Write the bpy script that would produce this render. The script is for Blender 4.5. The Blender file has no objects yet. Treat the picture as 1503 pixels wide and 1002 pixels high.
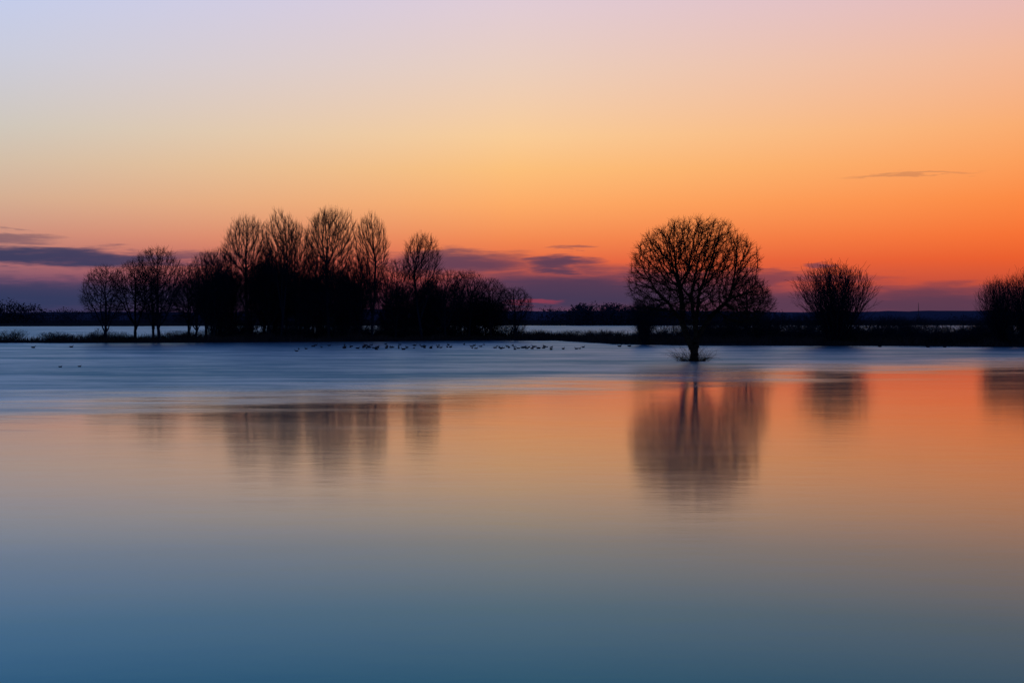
import bpy, math, random
import numpy as np
from mathutils import Vector, Matrix
C = bpy.context
scene = C.scene
rng = np.random.default_rng(7)

def lin(c):
    out = []
    for v in c:
        v = v/255.0
        out.append(v/12.92 if v <= 0.04045 else ((v+0.055)/1.055)**2.4)
    return tuple(out)+(1.0,)

# ------------------------------------------------------------ node helper
class NT:
    def __init__(s, tree):
        s.t = tree; s.n = tree.nodes; s.l = tree.links
    def new(s, typ, **kw):
        nd = s.n.new(typ)
        for k, v in kw.items(): setattr(nd, k, v)
        return nd
    def setin(s, sock, v):
        if isinstance(v, bpy.types.NodeSocket): s.l.new(v, sock)
        else: sock.default_value = v
    def math(s, op, a, b=0.0, c=0.0, clamp=False):
        nd = s.new('ShaderNodeMath', operation=op, use_clamp=clamp)
        s.setin(nd.inputs[0], a); s.setin(nd.inputs[1], b); s.setin(nd.inputs[2], c)
        return nd.outputs[0]
    def vmath(s, op, a, b=(0,0,0), c=(0,0,0)):
        nd = s.new('ShaderNodeVectorMath', operation=op)
        s.setin(nd.inputs[0], a); s.setin(nd.inputs[1], b)
        if op == 'MULTIPLY_ADD': s.setin(nd.inputs[2], c)
        return nd.outputs['Value'] if op == 'DOT_PRODUCT' else nd.outputs[0]
    def maprange(s, v, a, b, c=0.0, d=1.0, smooth=False):
        nd = s.new('ShaderNodeMapRange', interpolation_type='SMOOTHSTEP' if smooth else 'LINEAR', clamp=True)
        s.setin(nd.inputs[0], v)
        for i, q in enumerate((a, b, c, d)): nd.inputs[i+1].default_value = q
        return nd.outputs[0]
    def mix(s, f, a, b):
        nd = s.new('ShaderNodeMix', data_type='RGBA')
        s.setin(nd.inputs[0], f); s.setin(nd.inputs[6], a); s.setin(nd.inputs[7], b)
        return nd.outputs[2]
    def ramp(s, f, stops, interp='LINEAR'):
        nd = s.new('ShaderNodeValToRGB'); cr = nd.color_ramp; cr.interpolation = interp
        stops = sorted(stops, key=lambda q: q[0])
        cr.elements[0].position = stops[0][0]; cr.elements[0].color = stops[0][1]
        cr.elements[1].position = stops[-1][0]; cr.elements[1].color = stops[-1][1]
        for p, c in stops[1:-1]:
            e = cr.elements.new(p); e.color = c
        s.l.new(f, nd.inputs[0])
        return nd.outputs[0]
    def noise(s, vec, scale, detail=3.0, rough=0.5):
        nd = s.new('ShaderNodeTexNoise')
        s.l.new(vec, nd.inputs['Vector'])
        nd.inputs['Scale'].default_value = scale
        nd.inputs['Detail'].default_value = detail
        nd.inputs['Roughness'].default_value = rough
        return nd.outputs[0]
    def comb(s, x, y, z=0.0):
        nd = s.new('ShaderNodeCombineXYZ')
        s.setin(nd.inputs[0], x); s.setin(nd.inputs[1], y); s.setin(nd.inputs[2], z)
        return nd.outputs[0]

# ------------------------------------------------------------ world (dusk sky)
world = bpy.data.worlds.new("World"); scene.world = world
world.use_nodes = True
world.cycles.sampling_method = 'MANUAL'; world.cycles.sample_map_resolution = 256
w = NT(world.node_tree); w.n.clear()
tc = w.new('ShaderNodeTexCoord')
sep = w.new('ShaderNodeSeparateXYZ'); w.l.new(tc.outputs['Generated'], sep.inputs[0])
X, Y, Z = sep.outputs
el = w.math('MULTIPLY', w.math('ARCSINE', Z), 57.2958)
az = w.math('MULTIPLY', w.math('ARCTAN2', X, Y), 57.2958)
f = w.math('SQRT', w.math('MULTIPLY', w.math('MAXIMUM', el, 0.0), 1/90.0))
def st(lst): return [(math.sqrt(e/90.0), lin(c)) for e, c in lst]
left = st([(0, (40,50,86)), (0.8, (60,63,101)), (1.5, (114,82,108)), (2.3, (172,111,114)), (3.2, (201,142,126)),
           (4.6, (210,174,148)), (6.0, (209,190,170)), (7.3, (205,199,190)), (10, (200,204,222)), (12.6, (192,205,240)),
           (17, (140,172,222)), (25, (85,130,195)), (40, (50,90,160)), (90, (30,55,110))])
cen = st([(0, (72,55,88)), (0.8, (124,68,88)), (1.5, (194,84,75)), (2.3, (229,105,70)), (3.2, (243,137,82)),
          (4.6, (253,171,103)), (6.0, (252,192,124)), (7.3, (249,204,152)), (10, (234,206,190)), (12.6, (224,204,214)),
          (17, (180,184,214)), (25, (112,145,200)), (40, (60,98,162)), (90, (30,55,110))])
right = st([(0, (85,60,84)), (0.8, (142,68,74)), (1.5, (206,82,54)), (2.3, (234,94,45)), (3.2, (246,112,51)),
            (4.6, (252,136,66)), (6.0, (252,157,90)), (7.3, (250,170,110)), (10, (242,183,152)), (12.6, (228,185,186)),
            (17, (190,168,190)), (25, (130,142,190)), (40, (68,98,158)), (90, (30,55,110))])
rl, rc, rr = w.ramp(f, left), w.ramp(f, cen), w.ramp(f, right)
sky = w.mix(w.maprange(az, -21, 0), rl, rc); sky = w.mix(w.maprange(az, 0, 21), sky, rr)
t3 = w.maprange(w.math('ABSOLUTE', az), 45, 120, smooth=True)
back = w.ramp(f, st([(0, (60,70,110)), (5, (90,95,138)), (15, (92,112,162)), (40, (50,82,145)), (90, (30,55,110))]))
sky = w.mix(t3, sky, back)
# clouds in sky-direction coordinates
base = w.comb(az, el)
nn_ = w.new('ShaderNodeTexNoise'); w.l.new(w.vmath('MULTIPLY', base, (.30, 2.6, 1)), nn_.inputs['Vector'])
nn_.inputs['Scale'].default_value = 1.0; nn_.inputs['Detail'].default_value = 4; nn_.inputs['Roughness'].default_value = .62
dist = w.vmath('MULTIPLY_ADD', nn_.outputs['Color'], (3.6, 1.25, 0), (-1.8, -.625, 0))
cv = w.vmath('ADD', base, dist)
clouds = [(-18.3,2.35,6.4,.34,1.0),(-20.5,3.05,2.2,.2,.6),(-2.2,2.25,2.8,.5,.9),(1.9,2.15,1.7,.28,.95),(3.2,1.1,6.8,.85,.97),
          (15.6,5.62,2.4,.08,.28),(16.0,.6,9,.6,.75),(12.3,2.1,.8,.11,.75),(-17,1.0,8,.55,.88),(2.4,2.8,.8,.09,.5),
          (8.6,1.6,5.5,.3,.7)]
cm = None
for a, e, ra, re, s_ in clouds:
    d = w.vmath('MULTIPLY_ADD', cv, (1/ra, 1/re, 0), (-a/ra, -e/re, 0))
    v = w.maprange(w.vmath('DOT_PRODUCT', d, d), 2.0, 0.0, 0, s_, smooth=True)
    cm = v if cm is None else w.math('MAXIMUM', cm, v)
cloudcol = w.mix(w.maprange(az, -20, 15), lin((44,57,92)), lin((68,55,80)))
sky = w.mix(w.math('MULTIPLY', cm, 0.94), sky, cloudcol)
d = w.vmath('MULTIPLY_ADD', cv, (1/.9, 1/.08, 0), (-.9/.9, -.72/.08, 0))
sky = w.mix(w.maprange(w.vmath('DOT_PRODUCT', d, d), 1.8, 0, 0, .3, smooth=True), sky, lin((210,62,70)))
sky = w.mix(w.maprange(el, -0.2, 0.0), lin((30,34,52)), sky)
bg = w.new('ShaderNodeBackground'); w.l.new(sky, bg.inputs[0]); bg.inputs[1].default_value = 1.0
wo = w.new('ShaderNodeOutputWorld'); w.l.new(bg.outputs[0], wo.inputs[0])

sd = bpy.data.lights.new("sun_afterglow", 'SUN'); sd.energy = 0.05; sd.angle = math.radians(12); sd.color = (1, .5, .25)
so = bpy.data.objects.new("sun_afterglow", sd); C.collection.objects.link(so)
sun_az = math.radians(38); sun_el = math.radians(3)
sv = Vector((math.sin(sun_az)*math.cos(sun_el), math.cos(sun_az)*math.cos(sun_el), math.sin(sun_el)))
so.rotation_euler = sv.to_track_quat('Z', 'Y').to_euler()

# ------------------------------------------------------------ materials
def simple_mat(name, c1, c2, scale=1.0):
    m = bpy.data.materials.new(name); m.use_nodes = True
    t = NT(m.node_tree); t.n.clear()
    b = t.new('ShaderNodeBsdfDiffuse')
    g = t.new('ShaderNodeNewGeometry')
    nz = t.noise(g.outputs['Position'], scale, 2)
    t.l.new(t.mix(t.maprange(nz, .35, .65), c1+(1,), c2+(1,)), b.inputs['Color'])
    o = t.new('ShaderNodeOutputMaterial'); t.l.new(b.outputs[0], o.inputs[0])
    return m
bark_main = simple_mat("willow_bark", (.016,.014,.011), (.034,.027,.016), 2.0)
bark_grove = simple_mat("poplar_bark", (.004,.013,.024), (.008,.016,.025), .6)
bark_scrub = simple_mat("scrub_twigs", (.006,.014,.024), (.011,.017,.024), .5)
reed_mat = simple_mat("dry_reed", (.012,.016,.020), (.040,.033,.028), .4)
soil_mat = simple_mat("wet_meadow", (.008,.013,.018), (.018,.020,.022), .3)
far_mat = simple_mat("far_woodland_haze_tint", (.012,.021,.038), (.020,.027,.046), .01)  # aerial haze put into the bluish base colour, no fog volume
hill_mat = simple_mat("far_hills_haze_tint", (.030,.040,.075), (.040,.044,.08), .002)  # hills painted lighter and bluer to imitate distance haze
goose_mat = simple_mat("goose_plumage", (.015,.015,.016), (.04,.037,.035), 6)
mast_mat = simple_mat("mast_steel", (.05,.05,.06), (.06,.06,.07), 1)

def water_material():
    m = bpy.data.materials.new("flood_water"); m.use_nodes = True
    t = NT(m.node_tree); t.n.clear()
    g = t.new('ShaderNodeNewGeometry')
    sp = t.new('ShaderNodeSeparateXYZ'); t.l.new(g.outputs['Position'], sp.inputs[0])
    px, py = sp.outputs[0], sp.outputs[1]
    na = t.math('SUBTRACT', t.noise(g.outputs['Position'], .06, 3, .55), .5)
    v2 = t.comb(t.math('MULTIPLY', px, .22), py)
    nb = t.math('SUBTRACT', t.noise(v2, .30, 5, .65), .5)
    edge = t.math('ADD', t.math('MULTIPLY', px, .95), 84.0)
    q = t.math('SUBTRACT', py, edge)
    q = t.math('ADD', q, t.math('MULTIPLY', na, 40.0))
    q = t.math('ADD', q, t.math('MULTIPLY', nb, 34.0))
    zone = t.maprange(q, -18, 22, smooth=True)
    v3 = t.comb(t.math('MULTIPLY', px, .3), py, 3.0)
    ns = t.maprange(t.noise(v3, .14, 6, .78), .40, .62)
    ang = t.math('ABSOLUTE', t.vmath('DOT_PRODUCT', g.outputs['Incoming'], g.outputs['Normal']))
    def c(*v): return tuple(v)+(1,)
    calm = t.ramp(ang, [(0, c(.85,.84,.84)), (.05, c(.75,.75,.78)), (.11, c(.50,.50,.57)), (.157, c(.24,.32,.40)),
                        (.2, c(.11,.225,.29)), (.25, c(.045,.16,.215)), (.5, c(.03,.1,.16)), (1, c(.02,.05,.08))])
    ruff = t.mix(ns, c(.11,.23,.31), c(.36,.48,.57))  # weaker reflection off tilted ripples is painted in as a dark streaked tint
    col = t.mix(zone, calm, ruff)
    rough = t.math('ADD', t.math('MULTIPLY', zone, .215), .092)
    rough = t.math('ADD', rough, t.math('MULTIPLY', nb, .09))
    bn = t.noise(t.comb(t.math('MULTIPLY', px, .5), py), .9, 4, .65)
    bump = t.new('ShaderNodeBump'); bump.inputs['Distance'].default_value = .12
    t.l.new(bn, bump.inputs['Height'])
    t.l.new(t.math('ADD', t.math('MULTIPLY', zone, .5), .035), bump.inputs['Strength'])
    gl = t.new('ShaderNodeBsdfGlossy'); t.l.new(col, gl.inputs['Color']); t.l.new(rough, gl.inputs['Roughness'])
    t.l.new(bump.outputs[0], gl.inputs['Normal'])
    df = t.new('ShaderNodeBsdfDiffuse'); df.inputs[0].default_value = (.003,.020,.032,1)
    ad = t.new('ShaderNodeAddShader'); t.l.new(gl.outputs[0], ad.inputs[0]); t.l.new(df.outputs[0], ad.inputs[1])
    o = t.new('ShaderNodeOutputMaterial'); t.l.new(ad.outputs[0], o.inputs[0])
    return m
water_mat = water_material()

# ------------------------------------------------------------ mesh helpers
def make_mesh(name, V, F, mat, smooth=False):
    me = bpy.data.meshes.new(name)
    V = np.asarray(V, dtype=np.float32); F = np.asarray(F, dtype=np.int32)
    k = F.shape[1]
    me.vertices.add(len(V)); me.vertices.foreach_set('co', V.ravel())
    me.loops.add(F.size); me.loops.foreach_set('vertex_index', F.ravel())
    me.polygons.add(len(F)); me.polygons.foreach_set('loop_start', np.arange(len(F), dtype=np.int32)*k)
    me.update(calc_edges=True)
    if smooth: me.polygons.foreach_set('use_smooth', np.ones(len(F), dtype=bool))
    me.materials.append(mat)
    return me
def obj(name, me, loc=(0,0,0), rz=0, sc=(1,1,1)):
    o = bpy.data.objects.new(name, me); C.collection.objects.link(o)
    o.location = loc; o.rotation_euler = (0,0,rz); o.scale = sc
    return o
def tubes(P0, P1, R0, R1, n):
    P0, P1, R0, R1 = map(lambda a: np.asarray(a, dtype=np.float64), (P0, P1, R0, R1))
    d = P1-P0; L = np.linalg.norm(d, axis=1, keepdims=True)+1e-9; d /= L
    ref = np.where(np.abs(d[:, 2:3]) > .9, np.array([[1., 0, 0]]), np.array([[0, 0, 1.]]))
    u = np.cross(d, ref); u /= np.linalg.norm(u, axis=1, keepdims=True)+1e-9
    v = np.cross(d, u)
    rings = []
    for P, R in ((P0, R0), (P1, R1)):
        for k in range(n):
            a = 2*math.pi*k/n
            rings.append(P+(u*math.cos(a)+v*math.sin(a))*R[:, None])
    V = np.stack(rings, 1).reshape(-1, 3)
    base = np.arange(len(P0))[:, None]*2*n
    F = [np.concatenate([base+k, base+(k+1) % n, base+n+(k+1) % n, base+n+k], 1) for k in range(n)]
    return V, np.concatenate(F, 0)
def merge(parts):
    Vs, Fs, o = [], [], 0
    for V, F in parts:
        Vs.append(V); Fs.append(F+o); o += len(V)
    return np.concatenate(Vs), np.concatenate(Fs)
def seg_mesh(segs):
    A = np.array(segs)
    P0, P1, R0, R1 = A[:, :3], A[:, 3:6], A[:, 6], A[:, 7]
    parts = []
    big = R0 > .06
    if big.any(): parts.append(tubes(P0[big], P1[big], R0[big], R1[big], 7))
    s = ~big
    if s.any(): parts.append(tubes(P0[s], P1[s], R0[s], R1[s], 3))
    return merge(parts)

# ------------------------------------------------------------ many-stemmed shrubs
def grow(seed, H, W, trunk_r=.3, stems=1, maxd=2, twig=.014, sub=1.1, ang=28, up=.03, spread=.6):
    R = random.Random(seed); segs = []
    def env(p):
        t = p.z/H
        if t > 1.02: return False
        rr = (.55+.85*t) if t < .52 else math.sqrt(max(0, 1-((t-.52)/.50)**2))
        return math.hypot(p.x, p.y) <= W/2*rr*(1+.12*math.sin(5*math.atan2(p.y, p.x)+seed+p.z))
    def rot(d, a):
        ax = d.orthogonal().normalized()
        ax.rotate(Matrix.Rotation(R.uniform(0, 6.283), 3, d))
        e = d.copy(); e.rotate(Matrix.Rotation(a, 3, ax)); return e
    def branch(p, d, L, r, depth):
        sl = (.8, .6, .5, .4)[min(depth, 3)]*H/12+.15
        n = max(2, int(L/sl)); st_ = L/n
        for i in range(n):
            d = (d+Vector((R.gauss(0, 1), R.gauss(0, 1), R.gauss(0, 1)))*.08+Vector((0, 0, up))).normalized()
            q = p+d*st_
            if not env(q) and i > 0: break
            ra = max(r*(1-.8*i/n), twig*.7); rb = max(r*(1-.8*(i+1)/n), twig*.5)
            segs.append((*p, *q, ra, rb))
            if depth < maxd:
                for _ in range(int(sub*(1.2 if depth == 0 else 1)+R.random())):
                    e = rot(d, math.radians(ang*R.uniform(.5, 1.3)))
                    branch(q, e, max(L*R.uniform(.25, .5)*(1-.35*i/n), .5), max(rb*.6, twig), depth+1)
            p = q
    for s in range(stems):
        a = R.uniform(0, 6.283); tl = (R.random()**.6)*spread
        d = Vector((math.cos(a)*tl, math.sin(a)*tl, 1)).normalized(); p = Vector((math.cos(a)*1.3*tl, math.sin(a)*1.3*tl, -.4))
        branch(p, d, H*R.uniform(.7, 1.12)*math.sqrt(1+tl*tl), trunk_r*R.uniform(.5, 1), 0)
    return seg_mesh(segs)

# ------------------------------------------------------------ space colonisation crowns
def colonize(seed, lobes, paths, N, D, di, dk, trop=.15, tip=.012, twigs=3, twl=(.35, .8), expo=2.25, twup=.22, surf=.35):
    g = np.random.default_rng(seed)
    pts = []
    lo = np.min([np.array(l[0])-np.array(l[1]) for l in lobes], 0); hi = np.max([np.array(l[0])+np.array(l[1]) for l in lobes], 0)
    while len(pts) < N:
        B = g.uniform(lo, hi, (4000, 3))
        best = np.min([np.sum(((B-np.array(c))/np.array(r))**2, axis=1) for c, r in lobes], 0)
        ok = (best < 1) & (g.random(4000) < surf+(1-surf)*best)
        pts.extend(B[ok].tolist())
    A = np.array(pts[:N])
    nodes = []; par = []; key = {}
    for path in paths:
        prev = -1 if path[0] is None else key[path[0]]
        for nm, p in path[1]:
            if prev >= 0:
                a = np.array(nodes[prev]); b = np.array(p, float); k = max(1, int(np.linalg.norm(b-a)/D))
                for j in range(1, k+1):
                    q = a+(b-a)*j/k+g.normal(0, .03, 3)*(j < k)
                    nodes.append(q); par.append(prev); prev = len(nodes)-1
            else:
                nodes.append(np.array(p, float)); par.append(-1); prev = 0
            key[nm] = prev
    P = np.array(nodes); nd = np.full(len(A), 1e9); ni = np.zeros(len(A), int)
    for i in range(0, len(P)):
        d = np.linalg.norm(A-P[i], axis=1); m = d < nd; nd[m] = d[m]; ni[m] = i
    cap = 40000
    Pbuf = np.zeros((cap, 3)); Pbuf[:len(P)] = P; n = len(P); kids = {}
    for it in range(160):
        act = nd < di
        if not act.any(): break
        idx = ni[act]; v = A[act]-Pbuf[idx]; v /= np.linalg.norm(v, axis=1, keepdims=True)+1e-9
        uq, inv = np.unique(idx, return_inverse=True)
        S = np.zeros((len(uq), 3)); np.add.at(S, inv, v)
        S /= np.linalg.norm(S, axis=1, keepdims=True)+1e-9
        S += np.array([0, 0, trop])+g.normal(0, .13, S.shape)
        S /= np.linalg.norm(S, axis=1, keepdims=True)+1e-9
        new = []
        for u_, s_ in zip(uq, S):
            ks = kids.setdefault(int(u_), [])
            if len(ks) >= 3 or any(np.dot(s_, k_) > .95 for k_ in ks): continue
            ks.append(s_); new.append((u_, Pbuf[u_]+s_*D))
        if not new: break
        for u_, q in new:
            Pbuf[n] = q; par.append(int(u_))
            d = np.linalg.norm(A-q, axis=1); m = d < nd; nd[m] = d[m]; ni[m] = n
            n += 1
        keep = nd > dk
        A, nd, ni = A[keep], nd[keep], ni[keep]
        if len(A) == 0 or n > cap-3000: break
    P = Pbuf[:n]; par = np.array(par)
    w_ = np.zeros(n); child = np.zeros(n, int)
    for i in range(n-1, 0, -1):
        if child[i] == 0: w_[i] = tip**expo
        w_[par[i]] += w_[i]; child[par[i]] += 1
    w_[0] = max(w_[0], w_[1]); R = w_**(1/expo)
    i = np.arange(1, n)
    Rp = np.minimum(R[par[i]], R[i]*1.25)
    base = np.concatenate([P[par[i]], P[i], Rp[:, None], R[i][:, None]], 1)
    cc = P[R < .05].mean(0)
    small = np.where(R < tip*3.4)[0]; small = small[small > 0]
    rep = np.where(child[small] == 0, twigs+1, twigs)
    s = np.repeat(small, rep); m = len(s)
    d0 = P[s]-P[par[s]]; d0 /= np.linalg.norm(d0, axis=1, keepdims=True)+1e-9
    out = P[s]-cc; out /= np.linalg.norm(out, axis=1, keepdims=True)+1e-9
    d = d0*.7+g.normal(0, .40, (m, 3))+out*.3+np.array([0, 0, twup]); d /= np.linalg.norm(d, axis=1, keepdims=True)
    L = g.uniform(*twl, (m, 1)); q = P[s]+d*L*.5
    d2 = d+g.normal(0, .25, (m, 3))+np.array([0, 0, twup*.6]); d2 /= np.linalg.norm(d2, axis=1, keepdims=True); e = q+d2*L*.5
    o_ = np.ones((m, 1))
    tw1 = np.concatenate([P[s], q, o_*tip*.8, o_*tip*.6], 1); tw2 = np.concatenate([q, e, o_*tip*.6, o_*tip*.3], 1)
    return np.concatenate([base, tw1, tw2]), n

# ------------------------------------------------------------ main willow
lobes = [((-.1, 0, 8.5), (6.0, 5.3, 5.0)), ((-3.0, 0, 7.2), (3.4, 3.5, 3.2)), ((4.5, .2, 5.7), (2.8, 3, 2.4)), ((1.3, 0, 11.0), (3.4, 2.8, 2.5)),
         ((-2.6, .3, 10.3), (2.9, 2.6, 2.3)), ((4.2, 0, 9.3), (2.2, 2.5, 2.6))]
paths = [(None, [('r', (0, 0, -.6))]),
         ('r', [('a', (.05, 0, .7)), ('b', (.2, 0, 2.0)), ('c', (.25, 0, 3.6)), ('d', (.5, .1, 6.2))]),
         ('a', [('e', (-.6, -.1, 2.2)), ('f', (-1.1, -.1, 3.6)), ('g', (-2.5, 0, 5.6))]),
         ('b', [('h', (.95, .2, 3.2)), ('i', (2.0, .3, 4.6)), ('j', (3.2, .4, 5.6))]),
         ('b', [('k', (0, -.7, 3.9)), ('l', (-.5, -1.8, 6.2))]),
         ('f', [('m', (-1.0, .5, 5.4)), ('n', (-1.3, .9, 7.2))])]
segs, nn = colonize(3, lobes, paths, 6200, .23, 5.5, .33, tip=.0165, twigs=3, twl=(.3, .85), trop=.14, expo=2.3, surf=.7)
print("willow nodes", nn)
R_ = random.Random(5); extra = []
for k in range(260):
    a = R_.uniform(0, 6.28); x0 = math.cos(a)*R_.uniform(.2, 1.6); y0 = math.sin(a)*R_.uniform(.2, .9)
    p = Vector((x0, y0, -.05)); d = Vector((math.cos(a)*R_.uniform(.1, 2.0), math.sin(a)*R_.uniform(.1, 1.8), 1)).normalized(); L = R_.uniform(.5, 2.7)
    for j in range(4):
        q = p+d*L/4; extra.append((*p, *q, .013-.0025*j, .0105-.0025*j)); p = q
        d = (d+Vector((R_.gauss(0, .35), R_.gauss(0, .35), R_.gauss(-.12, .2)))).normalized()
V, F = seg_mesh(np.concatenate([segs, np.array(extra)]))
obj("willow_tree", make_mesh("willow_tree", V, F, bark_main), (17.25, 135, 0))

# ------------------------------------------------------------ tree library
LIB = {}; HH = {'pop': 24, 'popw': 24, 'rnd': 16, 'cop': 12, 'scr': 6}; WW = {'pop': 9, 'popw': 11.5, 'rnd': 11, 'cop': 13, 'scr': 7}
def col_tree(key, seed, H, W, z0, N, D, trop, tip, twl, twup, lb=3, twigs=3):
    g = np.random.default_rng(seed)
    cz = (H+z0)/2; lobes = [((0, 0, cz+.04*H), (W/2*.86, W/2*.86, (H-z0)/2*.95))]
    for k in range(lb):
        a = g.uniform(0, 6.28); zz = g.uniform(z0+.25*(H-z0), H-.22*(H-z0))
        lobes.append(((math.cos(a)*W*.24, math.sin(a)*W*.24, zz), (W*.27, W*.27, (H-z0)*.22)))
    lobes.append(((g.normal(0, .4), g.normal(0, .4), H-.22*(H-z0)), (W*.25, W*.25, (H-z0)*.23)))
    lx, ly = g.normal(0, .02*H, 2)
    fk = z0*g.uniform(.75, 1.1)
    paths = [(None, [('r', (0, 0, -.6))]), ('r', [('a', (lx*.3, ly*.3, z0*.5)), ('b', (lx*.6, ly*.6, fk)), ('c', (lx, ly, z0+.45*(H-z0)))])]
    for k in range(4):
        a = g.uniform(0, 6.28); paths.append(('b' if k % 2 else 'a', [(f'l{k}', (math.cos(a)*W*.10, math.sin(a)*W*.10, fk+.12*(H-z0))), (f'm{k}', (math.cos(a)*W*.2, math.sin(a)*W*.2, fk+.33*(H-z0)))]))
    s, n = colonize(seed, lobes, paths, N, D, 9, D*1.25, trop=trop, tip=tip, twigs=twigs, twl=twl, twup=twup, expo=2.3, surf=.6)
    LIB[key] = seg_mesh(s)
for i in range(4): col_tree(f"pop{i}", 11+i*7, 24, 9, 8, 1800, .45, .5, .023, (.7, 1.9), 1.0)
for i in range(2): col_tree(f"popw{i}", 71+i*5, 24, 11.5, 7, 2500, .45, .48, .023, (.7, 1.9), 1.0, 4)
for i in range(3): col_tree(f"rnd{i}", 101+i*3, 16, 11, 3.0, 2000, .4, .12, .021, (.5, 1.3), .35, 4)
for i in range(3): LIB[f"cop{i}"] = grow(201+i*3, 12, 13, trunk_r=.09, stems=105, twig=.024, sub=.75, spread=.55, up=.035)
for i in range(3): LIB[f"scr{i}"] = grow(301+i*3, 6, 7, trunk_r=.05, stems=16, twig=.026, sub=.9, spread=.9, ang=40)
MESH = {}
for k, (V, F) in LIB.items():
    print(k, len(F))
    MESH[k] = make_mesh(k+"_mesh", V, F, bark_scrub if k.startswith('scr') else bark_grove)
def place(name, key, x, y, H, W=None, rz=None, z=.3):
    kk = key.rstrip('0123456789'); s = H/HH[kk]; sw = s if W is None else W/WW[kk]
    return obj(name, MESH[key], (x, y, z), rng.uniform(0, 6.28) if rz is None else rz, (sw, sw, s))

place("poplar_tree", "popw0", -48.0, 258, 21.3, 10.8)
place("poplar_tree", "pop2", -41.3, 254, 22.0, 7.8)
place("poplar_tree", "pop3", -39.6, 262, 20.6, 7.5)
place("poplar_tree", "popw1", -33.0, 256, 22.6, 10.4, rz=1.1)
place("poplar_tree", "pop0", -25.5, 258, 21.8, 7.4)
place("poplar_tree", "pop1", -16.6, 262, 18.8, 8.4)
place("poplar_tree", "pop1", -44.5, 266, 16.5, 8.0)
place("poplar_tree", "pop0", -36.5, 268, 16.0, 8.0)
place("poplar_tree", "pop2", -29.5, 270, 15.5, 7.0)
place("poplar_tree", "pop3", -53.5, 262, 16.0, 7.0)
place("alder_tree", "rnd0", -68.6, 240, 12.4, 9.5)
place("alder_tree", "rnd1", -65.2, 246, 13.6, 9.5)
place("alder_tree", "rnd2", -60.0, 242, 15.4, 10.0)
place("alder_tree", "rnd0", -62.2, 247, 12.4, 8.5)
place("alder_tree", "rnd1", -57.2, 252, 13.2, 8.5)
place("alder_tree", "rnd1", -55.0, 256, 15.6, 8.5)
place("alder_tree", "rnd0", -52.5, 250, 13.6, 8.5)
place("alder_tree", "rnd2", -54.8, 246, 10.5, 8)
place("alder_tree", "rnd0", -21.5, 262, 14.2, 9)
place("alder_tree", "rnd2", -12.5, 266, 12.6, 9)
place("alder_tree", "rnd1", -8.2, 270, 12.6, 9)
place("alder_tree", "rnd0", -4.0, 272, 11.2, 8.5)
place("alder_tree", "rnd2", .6, 270, 9.4, 8)
place("alder_tree", "rnd1", -29.5, 268, 14, 9)
place("alder_tree", "rnd2", -45.5, 270, 14.5, 9)
for k in range(48):
    y = rng.uniform(254, 300); x = rng.uniform(-56, -2)
    tall = np.interp(x, [-60, -50, -25, -15, -3], [11.5, 14.2, 13.8, 11.5, 8.6])
    y = max(y, np.interp(x, [-60, -30, -5], [250, 257, 275]))
    place("alder_tree", f"rnd{k%3}", x*y/262, y, tall*rng.uniform(.65, 1.0), 8.0*rng.uniform(.75, 1.1))
place("coppiced_willow", "cop0", 49.2, 216, 12.0, 14)
place("coppiced_willow", "cop1", 71.5, 208, 9.5, 8)
place("coppiced_willow", "cop2", 76.5, 210, 11.0, 10.0)
place("alder_tree", "rnd1", 37.3, 226, 10.6, 9.5)
place("hawthorn_bush", "cop2", 20.5, 220, 6.6, 6.5)
place("hawthorn_bush", "scr0", 24.8, 228, 6.2, 7)
place("hawthorn_bush", "scr1", 31.5, 232, 5.8, 8.0)
place("hawthorn_bush", "scr2", 41.5, 228, 5.0, 7.0)
place("hawthorn_bush", "scr2", 35.5, 230, 5.6, 8.0)

def scrub(name, items):
    parts = []
    for x, y, h, wd in items:
        V, F = LIB[f"scr{rng.integers(3)}"]
        a = rng.uniform(0, 6.28); c, s = math.cos(a), math.sin(a)
        sx = wd/7; M = np.array([[c*sx, -s*sx, 0], [s*sx, c*sx, 0], [0, 0, h/6]])
        parts.append((V@M.T+np.array([x, y, .25]), F))
    V, F = merge(parts)
    obj(name, make_mesh(name, V, F, bark_scrub))
it = [(rng.uniform(-62, 1), rng.uniform(250, 292), rng.uniform(2, 6.0), rng.uniform(5, 9)) for _ in range(84)]
it = [(x*y/262, max(y, np.interp(x, [-63, -30, -5, 8], [248, 257, 275, 271])), h*np.interp(x, [-62, -52, -20, 2], [.6, 1, 1, .7]), wd) for x, y, h, wd in it]
scrub("grove_undergrowth", it)
it = [(rng.uniform(33, 105), rng.uniform(222, 300), rng.uniform(1.8, 5.0), rng.uniform(5, 10)) for _ in range(105)]
it += [(rng.uniform(4, 33), rng.uniform(268, 285), rng.uniform(.8, 1.9), rng.uniform(4, 8)) for _ in range(14)]
it += [(rng.uniform(60, 100), rng.uniform(204, 215), rng.uniform(1.2, 3.4), rng.uniform(3, 6)) for _ in range(20)]
scrub("bank_scrub", it)
it = [(rng.uniform(-100, -66), rng.uniform(240, 244), rng.uniform(1.0, 3.0), rng.uniform(3, 6)) for _ in range(16)]
scrub("marsh_scrub", it)

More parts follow.
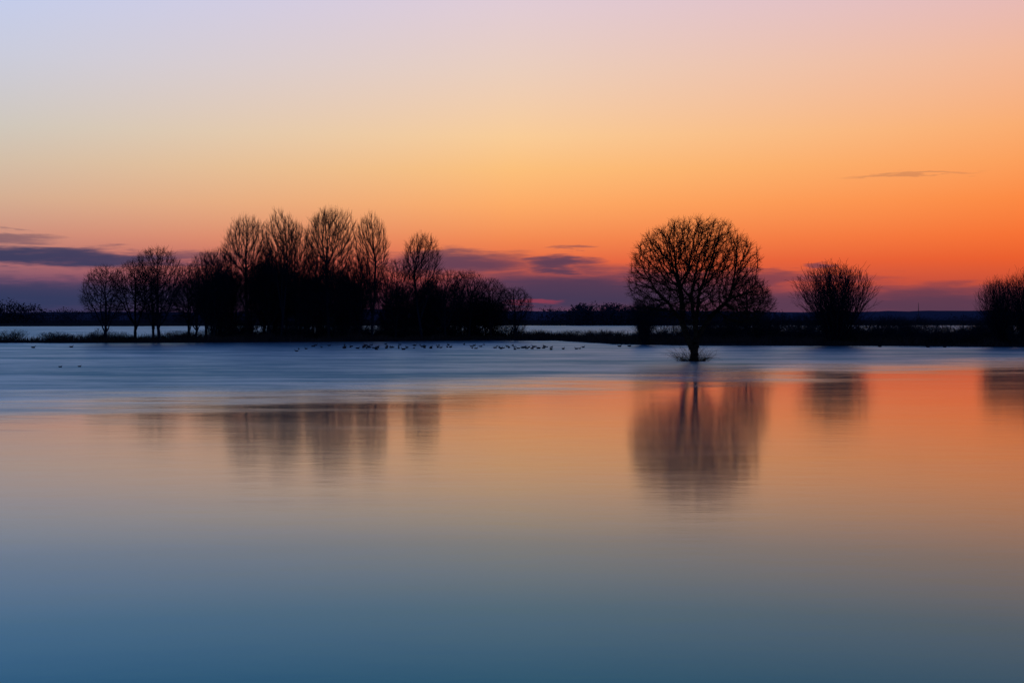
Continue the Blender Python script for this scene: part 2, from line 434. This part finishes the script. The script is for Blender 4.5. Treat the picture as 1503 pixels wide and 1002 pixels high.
# ------------------------------------------------------------ terrain
fx = [-900,-90,-60,-30,-5,8,16,24,50,75,120,900]; fy = [236,236,238,247,268,262,226,216,211,201,190,190]
bx = [-900,-85,-72,-62,-5,5,16,50,900]; by = [243,243,250,330,318,298,288,330,345]
def height(x, y):
    n = .35*np.sin(x*.13+1.3*np.sin(y*.09))+.25*np.sin(x*.41+y*.23)+.2*np.sin(y*.37-x*.19)
    fr = np.interp(x, fx, fy)+n*5; bk = np.interp(x, bx, by)+n*4
    h = np.clip(np.minimum(y-fr, bk-y)/7, -1.2, .35)+.1*n*((y > 180) & (y < 360))
    far = np.clip((y-820-60*np.sin(x*.006+.5)-25*n)/60, -1.2, 1.2)
    h = np.maximum(h, far)
    dyke = np.clip(2.4-.27*y, -1.2, 2.4)
    return np.maximum(h, dyke)
xs = np.unique(np.concatenate([np.arange(-3600, -300, 60), np.arange(-300, -110, 10), np.arange(-110, 130, 1.6), np.arange(130, 320, 10), np.arange(320, 3620, 60)]))
ys = np.unique(np.concatenate([np.arange(-200, 0, 20), np.arange(0, 14, 1.), np.arange(14, 185, 15), np.arange(185, 350, 1.6), np.arange(350, 800, 25), np.arange(800, 1100, 8), np.arange(1100, 6200, 120)]))
gx_, gy_ = np.meshgrid(xs, ys)
hz = height(gx_, gy_)
V = np.stack([gx_, gy_, hz], -1).reshape(-1, 3)
nx, ny = len(xs), len(ys)
ii, jj = np.meshgrid(np.arange(nx-1), np.arange(ny-1)); b0 = (jj*nx+ii).ravel()
F = np.stack([b0, b0+1, b0+nx+1, b0+nx], 1)
obj("ground", make_mesh("ground", V, F, soil_mat, True))
wv = np.array([[-3600,-200,0],[3600,-200,0],[3600,6100,0],[-3600,6100,0]], float)
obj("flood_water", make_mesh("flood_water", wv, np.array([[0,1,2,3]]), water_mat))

parts = []
for dist_, base_, amp, ph in ((3200, 18, 5, .4), (4300, 26, 7, 2.0)):
    hx = np.arange(-3500, 3501, 25.)
    tz = base_+amp*np.sin(hx*.0016+ph)+amp*.4*np.sin(hx*.006+ph*2)+amp*.12*np.sin(hx*.05)+rng.uniform(-.8, .8, len(hx))
    n = len(hx); rows = []
    for dy, kz in ((0, 0), (120, .55), (300, 1.0), (700, .3)):
        rows.append(np.stack([hx, np.full(n, dist_+dy), tz*kz], 1))
    V = np.concatenate(rows); F = []
    for r in range(3):
        b = np.arange(n-1)+r*n; F.append(np.stack([b, b+1, b+n+1, b+n], 1))
    parts.append((V, np.concatenate(F)))
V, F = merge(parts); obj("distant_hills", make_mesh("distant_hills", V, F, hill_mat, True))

def clump_trees(name, lst):
    Vs = []; Fs = []; o = 0
    for x, y, h, wd in lst:
        n = int(230*max(1, h/9))
        p = rng.normal(0, 1, (n, 3)); p /= np.linalg.norm(p, axis=1, keepdims=True); p *= rng.uniform(.1, 1, (n, 1))**.45
        c = p*np.array([wd/2, wd/2, h*.55])+np.array([x, y, h*.45])
        c[:, 2] = np.maximum(c[:, 2], .3)
        sz = rng.uniform(.15, .5, (n, 1, 1))*h/10
        tri = c[:, None, :]+rng.normal(0, 1, (n, 3, 3))*sz
        Vs.append(tri.reshape(-1, 3)); Fs.append(np.arange(3*n).reshape(-1, 3)+o); o += 3*n
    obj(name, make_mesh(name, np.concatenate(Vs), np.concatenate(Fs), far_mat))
L = []
for _ in range(560):
    y = rng.uniform(900, 1500); x = rng.uniform(-.42, .42)*y
    L.append((x, y, rng.uniform(3.5, 10)*(1+.3*math.sin(x*.013)), rng.uniform(14, 34)))
for _ in range(70):
    y = rng.uniform(860, 960); x = rng.uniform(40, 100)*y/900; L.append((x, y, rng.uniform(9, 15), rng.uniform(10, 18)))
for x, y, h, wd in [(-318, 900, 18, 17), (-302, 900, 14, 16), (-310, 905, 15, 16), (-325, 895, 15, 16), (-286, 910, 12, 16), (-335, 880, 17, 18), (22, 900, 13, 16), (30, 905, 11, 16), (-262, 920, 9, 20), (-240, 920, 8, 20), (40, 880, 12, 14), (300, 950, 8, 24)]:
    L.append((x, y, h, wd)); L.append((x+3, y+4, h*.85, wd))
clump_trees("distant_treeline", L)

# ------------------------------------------------------------ reeds & grass
def blades(name, n, xr, yfun, hr, wr):
    x = rng.uniform(*xr, n); y = yfun(x, n); z = height(x, y)
    k = (z > -.12); x, y, z = x[k], y[k], np.maximum(z[k], -.05); n = len(x)
    pat = .5+.5*np.sin(x*.31+np.sin(y*.2)*2)*np.sin(x*.083+1)+.25*np.sin(x*1.3)
    h = rng.uniform(*hr, n)*(.4+.9*np.clip(pat, 0, 1)); wd = rng.uniform(*wr, n); a = rng.uniform(0, math.pi, n); ln = rng.normal(0, .22, (n, 2))*h[:, None]
    b = np.stack([x, y, z-.05], 1); u = np.stack([np.cos(a)*wd, np.sin(a)*wd, 0*a], 1)
    m = b+np.stack([ln[:, 0]*.35, ln[:, 1]*.35, h*.55], 1); tp = b+np.stack([ln[:, 0], ln[:, 1], h], 1)
    V = np.stack([b-u, b+u, m+u*.7, m-u*.7, tp], 1).reshape(-1, 3); o = np.arange(n)[:, None]*5
    F = np.concatenate([np.concatenate([o, o+1, o+2], 1), np.concatenate([o, o+2, o+3], 1), np.concatenate([o+3, o+2, o+4], 1)])
    obj(name, make_mesh(name, V, F, reed_mat))
blades("reed_bed", 42000, (-110, 110), lambda x, n: np.interp(x, fx, fy)+np.abs(rng.normal(0, 1, n))*12-1, (.4, 1.4), (.015, .05))
blades("marsh_grass", 26000, (-70, 110), lambda x, n: np.interp(x, bx, by)-np.abs(rng.normal(0, 1, n))*20+1, (.5, 1.4), (.015, .05))

# ------------------------------------------------------------ geese
def loft(rings, n=8):
    V = []
    for (x, y, z, ry, rz, tx) in rings:
        for k in range(n):
            a = 2*math.pi*k/n
            V.append((x-math.sin(tx)*math.sin(a)*rz, y+math.cos(a)*ry, z+math.cos(tx)*math.sin(a)*rz))
    F = []
    for r in range(len(rings)-1):
        for k in range(n): F.append((r*n+k, r*n+(k+1) % n, (r+1)*n+(k+1) % n, (r+1)*n+k))
    return np.array(V), np.array(F)
body = loft([(-.46,0,.24,.004,.004,0),(-.38,0,.21,.06,.035,0),(-.25,0,.16,.13,.10,0),(-.05,0,.13,.17,.15,0),(.15,0,.13,.16,.15,0),(.28,0,.15,.10,.11,0),(.35,0,.17,.005,.005,0)])
neck = loft([(.22,0,.16,.07,.08,1.2),(.29,0,.24,.045,.05,1.4),(.30,0,.32,.035,.035,1.5),(.32,0,.38,.035,.035,1.2),(.37,0,.41,.045,.042,.3),(.43,0,.405,.03,.028,0),(.49,0,.39,.012,.010,0),(.52,0,.385,.002,.002,0)])
goose = merge([body, neck])
parts = []
for k in range(95):
    x = rng.uniform(-30, 10) if k % 4 else rng.normal(-18, 4)
    y = 190+abs(rng.normal(0, 1))*14+rng.normal(0, 5)
    sc = rng.uniform(.6, .9); a = rng.uniform(0, 6.28); c, s = math.cos(a), math.sin(a)
    M = np.array([[c, -s, 0], [s, c, 0], [0, 0, 1]])*sc
    parts.append((goose[0]@M.T+np.array([x, y, -.03]), goose[1]))
for x, y in [(-37.5, 118), (-36.2, 119), (52.5, 203), (58.5, 200), (61, 200.5), (15.5, 205), (17.0, 206), (-62, 200), (-66, 196)]:
    parts.append((goose[0]*(.4 if y < 150 else .8)+np.array([x, y, -.02]), goose[1]))
V, F = merge(parts); obj("flock_of_geese", make_mesh("flock_of_geese", V, F, goose_mat, True))

P0, P1 = [], []
for k in range(16):
    x = 3+k*3.1; y = 330+k*1.5; P0.append((x, y, -.4)); P1.append((x+rng.normal(0, .04), y, 1.15+rng.normal(0, .06)))
posts = tubes(P0, P1, [.06]*16, [.05]*16, 6)
w0 = [(3+k*3.1, 330+k*1.5, h) for k in range(15) for h in (.55, 1.0)]; w1 = [(3+(k+1)*3.1, 330+(k+1)*1.5, h) for k in range(15) for h in (.55, 1.0)]
wires = tubes(w0, w1, [.008]*30, [.008]*30, 3)
V, F = merge([posts, wires]); obj("post_and_wire_fence", make_mesh("post_and_wire_fence", V, F, bark_scrub))
S0, S1 = [], []
def leg(k, z): r = 1.6*(1-z/44); a = k*2.094; return (math.cos(a)*r, math.sin(a)*r, z)
for z in range(0, 40, 4):
    for k in range(3): S0 += [leg(k, z), leg(k, z), leg(k, z+4)]; S1 += [leg(k, z+4), leg((k+1) % 3, z+4), leg((k+1) % 3, z+4)]
V, F = tubes(S0, S1, [.16]*len(S0), [.16]*len(S0), 4); obj("radio_mast", make_mesh("radio_mast", V, F, mast_mat), (900, 3150, 0))

# ------------------------------------------------------------ camera
cd = bpy.data.cameras.new("camera"); cd.lens = 50; cd.sensor_width = 36; cd.clip_end = 12000; cd.clip_start = .1
co = bpy.data.objects.new("camera", cd); C.collection.objects.link(co)
co.location = (0, 0, 4.0); co.rotation_euler = (math.radians(90-.906), 0, 0)
scene.camera = co
scene.view_settings.view_transform = 'Standard'; scene.view_settings.look = 'None'; scene.view_settings.exposure = 0
